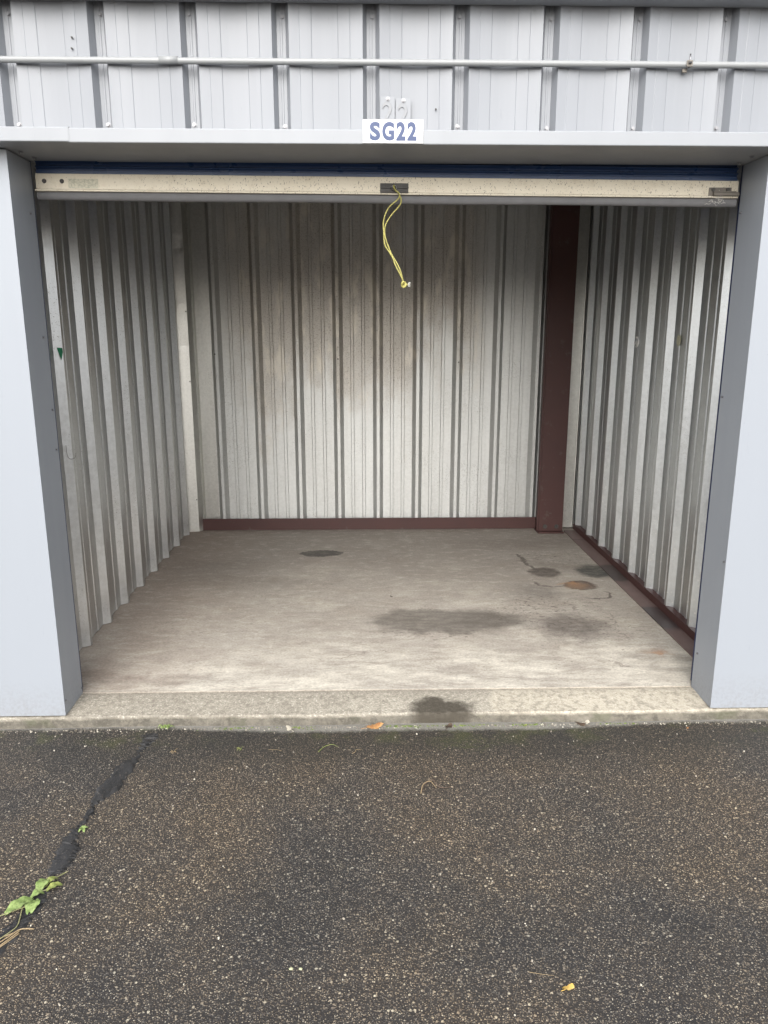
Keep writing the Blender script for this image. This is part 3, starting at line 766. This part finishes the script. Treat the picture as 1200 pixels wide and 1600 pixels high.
# ------------------------------------------------------------------ scraps on the walls
m = MB(); x = WL + .036
m.poly([(x, .497, 1.456), (x, .512, 1.405), (x + .0, .528, 1.437), (x, .526, 1.452)], .0008, (1, 0, 0))
m = MB(); m.poly([(WL + .002, .470, 1.455), (WL + .010, .500, 1.458), (WL + .012, .497, 1.395), (WL + .006, .488, 1.405)], .001, (1, -.3, 0))
m.bm.free()
m = MB(); m.poly([(-1.452, .4885, 1.452), (-1.4265, .4890, 1.450), (-1.4260, .4900, 1.432), (-1.4345, .4880, 1.396)], .0012, (0, -1, 0))
tag(m.build('tape_scrap', M_green), 'small torn green tape scrap stuck on the left wall near the opening', 'tape')
m = MB(); m.tube(cr([(-1.445, .470, 1.01), (-1.445, .475, .965), (-1.436, .480, .945), (-1.425, .51, .945), (-1.425, .53, .965)]), .0012, 6)
tag(m.build('loose_wire', M_midmetal), 'short thin bent wire poking out of the left wall', 'wire')
m = MB(); pts = [(WR - .0062, 1.712 + 0.034 * math.cos(t), 1.468 + .028 * math.sin(t)) for t in [R(60) + R(290) * i / 20 for i in range(21)]]
m.tube(pts, [.0056 + .001 * math.sin(i) for i in range(21)], 6); m.poly([(WR - .0060, 1.712 + .020 * math.cos(t), 1.462 + .014 * math.sin(t)) for t in [2 * math.pi * i / 14 for i in range(14)]], .001, (-1, 0, 0))
tag(m.build('hook_residue', M_residw), 'white ring shaped glue mark on the right wall, nearer the back', 'glue mark')
m = MB(); m.poly([(WR - .0058, 1.0739 + (.026 + random.uniform(-.002, .002)) * math.cos(t), 1.4795 + .030 * math.sin(t)) for t in [2 * math.pi * i / 18 for i in range(18)]], .0012, (-1, 0, 0))
tag(m.build('sticker_residue', M_resid), 'pale yellowish oval glue mark on the right wall, nearer the door', 'glue mark')

# ------------------------------------------------------------------ crack sealant on the asphalt
def tarstrip(L, Rr, name, lab, z=.0022):
    m = MB(); n_ = 64
    def rs(pp):
        c_ = cr([(a, b, 0) for a, b in pp], 12); return [c_[int(round(i * (len(c_) - 1) / n_))] for i in range(n_ + 1)]
    a, b = rs(L), rs(Rr); rows = []
    for i, (p, q) in enumerate(zip(a, b)):
        ph = i * .33
        j1, j2 = (random.gauss(0, .0030) + .0065 * math.sin(ph * 3.1 + a[0].x * 90) * math.sin(ph * 1.3) for _ in (0, 1)); row = []
        for k, (t, h) in enumerate(((0, -.001), (.03, .0022), (.25, .0034), (.5, .0038), (.75, .0034), (.97, .0022), (1, -.001))):
            c_ = p.lerp(q, t); jj = j1 * (1 - t) + j2 * t
            row.append(m.bm.verts.new((c_.x + jj, c_.y, GZ + h + random.gauss(0, .0003))))
        rows.append(row)
    for r0, r1 in zip(rows, rows[1:]):
        for k in range(6): m.bm.faces.new((r0[k], r0[k + 1], r1[k + 1], r1[k])).smooth = True
    return tag(m.build(name, M_tar), lab, 'crack sealant', 'black tar strips along the crack')
tarstrip([(-.945, -.262), (-.948, -.29), (-.944, -.336), (-.940, -.38), (-.938, -.402)], [(-.905, -.262), (-.893, -.289), (-.906, -.340), (-.924, -.375), (-.932, -.404)], 'tar_strip', 'short black tar patch nearest the concrete apron, at the top of the asphalt crack')
tarstrip([(-.934, -.400), (-.949, -.451), (-.984, -.476), (-.994, -.548), (-1.009, -.639), (-1.005, -.703), (-.999, -.75), (-1.001, -.816), (-1.003, -.849)],
         [(-.929, -.404), (-.919, -.465), (-.927, -.562), (-.933, -.637), (-.960, -.693), (-.983, -.733), (-.978, -.786), (-.985, -.83), (-.996, -.853)], 'tar_strip', 'long black tar strip in the upper part of the asphalt crack')
tarstrip([(-1.003, -.851), (-1.016, -.875), (-1.026, -.937), (-1.019, -1.006), (-1.009, -1.054), (-.998, -1.080)],
         [(-.999, -.853), (-.990, -.885), (-.958, -.96), (-.956, -.999), (-.957, -1.036), (-.985, -1.083)], 'tar_strip', 'black tar strip just above the green weed in the crack')
tarstrip([(-1.007, -1.130), (-1.02, -1.165), (-1.022, -1.249), (-1.037, -1.285), (-1.045, -1.33), (-1.069, -1.444), (-1.14, -1.72)],
         [(-.977, -1.135), (-.974, -1.166), (-.970, -1.20), (-.977, -1.241), (-.992, -1.31), (-1.035, -1.45), (-1.09, -1.72)], 'tar_strip', 'black tar strip under and below the green weed, running out of view')

# ------------------------------------------------------------------ weed growing in the crack
weed = thing('weed', 'small green leafy weed growing out of the tarred crack, bottom left', 'weed', (-1.005, -1.18, GZ))
def leaf(base, tip, wid, lift, mat, parent, name='leaf', wavy=.6, n_=9, jag=0., curl=.0):
    base, tip = Vector(base), Vector(tip); m = MB(); ax = tip - base; L = ax.length; side = Vector((-ax.y, ax.x, 0)).normalized()
    rows = []
    for i in range(n_ + 1):
        t = i / n_; wv = wid * .5 * (math.sin(math.pi * min(1, t * .93 + .05)) ** .5) * (.82 + .18 * math.sin(math.pi * t))
        if jag: wv *= 1 + jag * (1 if i % 2 else -1)
        c_ = base + ax * t + Vector((0, 0, lift * math.sin(math.pi * t) + .004))
        rows.append([m.bm.verts.new(c_ + side * wv * s_ + Vector((0, 0, abs(s_) * wid * .10 + wavy * wid * .12 * math.sin(i * 1.7 + s_ * 2) + curl * s_ * s_))) for s_ in (-1, -.5, 0, .5, 1)])
    for a, b in zip(rows, rows[1:]):
        for k in range(4): m.bm.faces.new((a[k], a[k + 1], b[k + 1], b[k])).smooth = True
    return m.build(name, mat, parent)
for b, t, wd, lf, mt in (((-1.006, -1.176), (-1.058, -1.236), .040, .010, M_leafg), ((-.998, -1.182), (-.990, -1.232), .040, .010, M_leafg), ((-1.014, -1.178), (-.982, -1.156), .026, .014, M_leafg),
                         ((-1.002, -1.152), (-.998, -1.098), .034, .012, M_leafg), ((-.992, -1.128), (-.966, -1.098), .020, .014, M_leafy), ((-.982, -1.146), (-.944, -1.122), .024, .010, M_leafy), ((-1.004, -1.202), (-.998, -1.236), .012, .006, M_leafg)):
    leaf((*b, GZ), (*t, GZ), wd, lf, mt, weed)
m = MB()
for pp in ([(-1.012, -1.18), (-1.018, -1.215), (-1.010, -1.25), (-1.006, -1.285), (-1.030, -1.33), (-1.055, -1.38)], [(-1.014, -1.18), (-1.0, -1.15), (-.99, -1.12), (-1.0, -1.095), (-.972, -1.088)], [(-.99, -1.12), (-.968, -1.088), (-.950, -1.068)],
           [(-1.0, -1.205), (-1.045, -1.232), (-1.075, -1.246)], [(-1.0, -1.15), (-.975, -1.140), (-.955, -1.112)]):
    m.tube(cr([(x, y, GZ + .0075 + random.gauss(0, .0015)) for x, y in pp], 5), .0016, 6)
m.build('stem', leafmat('weed_stem', (.20, .21, .09), (.32, .29, .16)), weed)
tw = MB()
for pp in ([(-.955, -1.292), (-.992, -1.290), (-1.012, -1.318), (-1.035, -1.345), (-1.09, -1.40)], [(-.99, -1.296), (-1.02, -1.345), (-1.045, -1.372), (-1.10, -1.43)], [(-1.0, -1.30), (-1.030, -1.322), (-1.05, -1.352)], [(-.99, -1.302), (-1.005, -1.33), (-1.03, -1.365)]):
    tw.tube(cr([(x, y, GZ + .0065 + random.gauss(0, .0012)) for x, y in pp], 6), .0018, 6)
tag(tw.build('dry_root', M_pvc), 'tangled tan dry root lying across the tar below the green weed', 'root')
s2 = thing('seedling', 'tiny green seedling beside the narrow neck of the tarred crack', 'weed', (-.975, -.87, GZ))
for a in (20, 95, 150, 230, 300): leaf((-.977, -.868, GZ), (-.977 + .016 * math.cos(R(a)), -.868 + .018 * math.sin(R(a)), GZ), .010, .006, M_leafg, s2)
s3 = thing('seedling', 'flat green tuft growing at the foot of the apron above the crack', 'weed', (-.885, -.222, GZ))
for i in range(11):
    a = random.uniform(0, 360); bx = -.885 + random.gauss(0, .018)
    leaf((bx, -.224, GZ), (bx + .022 * math.cos(R(a)), -.228 + .016 * math.sin(R(a)), GZ + .006), .010, .008, M_leafg, s3)

# ------------------------------------------------------------------ litter along the kerb
def dead_leaf(x, y, r, mat, lab, rot=0, name='dead_leaf', lobes=5, z=GZ, grp='dead leaves and scraps on the ground'):
    m = MB(); n_ = 30; ctr = m.bm.verts.new((x, y, z + r * .22)); ring = []
    for i in range(n_):
        a = 2 * math.pi * i / n_; rr = r * (.62 + .38 * abs(math.cos(a * lobes / 2))) * (1 - .35 * abs(math.sin(a))) * random.uniform(.9, 1.1)
        ca, sa = math.cos(a + rot), math.sin(a + rot)
        ring.append(m.bm.verts.new((x + rr * ca, y + rr * sa * .8, z + .0025 + r * .28 * max(0, math.sin(a * 2 + 1)) + random.uniform(0, r * .08))))
    for i in range(n_): m.bm.faces.new((ctr, ring[i], ring[(i + 1) % n_])).smooth = True
    m.tube([(x, y, z + r * .22), (x - r * .6 * math.cos(rot), y - r * .6 * math.sin(rot), z + r * .15), (x - r * 1.25 * math.cos(rot), y - r * 1.1 * math.sin(rot), z + r * .1)], .0009, 5)
    return tag(m.build(name, mat, loc=(x, y, z)), lab, 'leaf', grp)
dead_leaf(-.033, -.236, .042, M_leafo, 'curled orange brown leaf at the foot of the apron', .3)
dead_leaf(-.371, -.240, .026, M_leafw, 'pale bleached leaf at the foot of the apron, left of the orange one', 2.1, lobes=3)
dead_leaf(.275, -.240, .024, M_leafd, 'dark rotten leaf under the wet stain on the apron', 1.0, lobes=4)
dead_leaf(.822, -.232, .027, M_leafd, 'dark curled leaf by the right end of the apron', 2.6, lobes=3)
dead_leaf(.842, -.222, .022, M_leafw, 'pale curled leaf beside the dark one by the right end of the apron', .6, lobes=3)
dead_leaf(.431, -1.509, .017, M_leafgold, 'golden yellow leaf lying on the open asphalt, bottom right', .4, lobes=2)
dead_leaf(.590, -.236, .010, M_leafy, 'tiny yellow leaf at the foot of the apron, right of the wet stain', .9, lobes=1)
dead_leaf(1.245, -.275, .009, M_leafo, 'tiny brown leaf near the foot of the right pier', .9, lobes=2)
for x, y, r, l in ((-.253, -1.435, .006, 'pale oval seed on the asphalt, left one of a pair near the bottom'), (-.229, -1.436, .005, 'pale oval seed on the asphalt, right one of a pair near the bottom')):
    m = MB(); bmesh.ops.create_icosphere(m.bm, subdivisions=2, radius=1, matrix=Matrix.Translation((x, y, GZ + .003)) @ Matrix.Diagonal((r, r * .7, .003, 1)))
    tag(m.build('seed', leafmat('seed_husk', (.36, .37, .22), (.46, .46, .32))), l, 'seed', 'pale seeds on the asphalt')
def twig(pp, r, mat, lab, name='twig'):
    m = MB(); c_ = cr([(x, y, GZ + .005 + z) for x, y, z in pp], 7)
    m.tube(c_, [r * (1 - .5 * i / len(c_)) for i in range(len(c_))], 6); return tag(m.build(name, mat), lab, 'twig', 'twigs and stalks on the asphalt')
twig([(.130, -.69, 0), (.145, -.652, .006), (.173, -.636, .012), (.195, -.664, .002), (.215, -.668, .0), (.238, -.662, .0)], .0030, M_leafd, 'thin dark bent twig on the asphalt below the wet stain')
twig([(.128, -.70, .0), (.138, -.665, .012), (.165, -.645, .012), (.185, -.67, 0)], .0016, M_pvc, 'fine tan stalk arched over the dark twig')
twig([(-.245, -.42, 0), (-.225, -.395, .006), (-.195, -.382, .008), (-.172, -.386, .0)], .0013, M_leafy, 'fine yellow green curled stalk on the asphalt near the apron')
twig([(-.115, -.435, 0), (-.105, -.428, .002), (-.10, -.415, .004), (-.082, -.41, .0)], .0012, M_pvc, 'short pale stalk right of the yellow green curled one')
twig([(-.440, -.402, 0), (-.405, -.405, .002), (-.385, -.412, .0)], .0007, M_pvc, 'short straight tan straw on the asphalt left of the curled stalk')
twig([(.345, -1.462, 0), (.375, -1.472, .003), (.405, -1.474, .0)], .0007, M_pvc, 'fine tan straw above the golden leaf')
for i, (x, y, lb) in enumerate(((-.80, -.40, 'small dry grass tuft'), (-.545, -.39, 'small yellowish grass tuft'))):
    t = MB()
    for k in range(8):
        a = random.uniform(0, 6.28); L = random.uniform(.012, .028)
        t.tube([(x, y, GZ + .002), (x + L * .6 * math.cos(a), y + L * .6 * math.sin(a), GZ + .010), (x + L * math.cos(a), y + L * math.sin(a), GZ + .006)], .0008, 4)
    tag(t.build('grass_tuft', M_pvc if i == 0 else M_leafy), ('dry brown straw tuft on the asphalt right of the crack top' if i == 0 else 'pale yellow straw tuft on the asphalt, farther right of the crack'), 'grass tuft')
# loose grit in front of the kerb and over the asphalt, too many to count
m = MB(); rng = random.Random(5)
def pebble(x, y, r):
    mt = Matrix.Translation((x, y, GZ + r * .45)) @ Euler((rng.random() * 3, rng.random() * 3, rng.random() * 6)).to_matrix().to_4x4() @ Matrix.Diagonal((r, r * rng.uniform(.6, 1), r * rng.uniform(.45, .8), 1))
    bmesh.ops.create_icosphere(m.bm, subdivisions=1, radius=1, matrix=mt)
for i in range(520): pebble(rng.uniform(-1.6, 1.7), -.224 - abs(rng.gauss(0, .012)), rng.uniform(.0012, .0042))
for i in range(900):
    x, y = rng.uniform(-1.7, 1.8), rng.uniform(-2.2, -.25); pebble(x, y, rng.choice((.0015, .002, .0025, .0032, .004)) * rng.uniform(.8, 1.2))
tag(m.build('loose_grit', M_peb), 'pale loose grit scattered over the asphalt and along the apron foot', 'grit', kind='stuff')
m = MB()
for cx, n_, sp in ((.10, 60, .05), (.36, 40, .06), (.60, 30, .04), (.97, 25, .05), (-.35, 25, .05), (-.62, 25, .06)):
    for i in range(n_):
        x, y, r = rng.gauss(cx, sp), -.222 - abs(rng.gauss(0, .008)), rng.uniform(.002, .006)
        bmesh.ops.create_icosphere(m.bm, subdivisions=1, radius=1, matrix=Matrix.Translation((x, y, GZ + .0005)) @ Matrix.Diagonal((r, r * .7, r * .5, 1)))
tag(m.build('moss_patches', M_moss), 'low green moss clumps in the joint at the foot of the apron', 'moss', kind='stuff')
# crumbs on the unit floor
for x, y, r, mt, lb in ((.0906, 1.1882, .013, M_leafd, 'small dark curled scrap on the unit floor above the wide stain'), (-.8252, .9966, .013, M_leafw, 'small pale scrap on the unit floor toward the left wall'), (-.3985, 1.4359, .009, M_leafw, 'tiny white scrap in the middle of the unit floor')):
    dead_leaf(x, y, r, mt, lb, random.random() * 6, 'floor_scrap', 2, 0.0005, 'scraps on the unit floor')

# closed doors of the neighbouring units (outside the photo, seen only from the side)
def closed(xa, xb, lab):
    t = thing('closed_roll_up_door', lab, 'door', ((xa + xb) / 2, .02, 0))
    pr = []; z = 0.0
    while z < 2.55:
        pr += [(.020, z), (.020, z + .045), (.008, z + .052), (.008, z + .062)]; z += .07
    m = MB(); a = [m.bm.verts.new((xa, y, z_)) for y, z_ in pr]; b = [m.bm.verts.new((xb, y, z_)) for y, z_ in pr]
    for i in range(len(pr) - 1): m.bm.faces.new((a[i], a[i + 1], b[i + 1], b[i]))
    m.build('curtain', M_blue, t)
    m = MB(); m.box(xa, xb, -.002, .006, .001, .055, .001); m.build('bottom_rail', M_rail, t)
closed(-4.36, -1.645, 'closed navy roll-up door of the unit to the left'); closed(1.880, 4.54, 'closed navy roll-up door of the unit to the right')
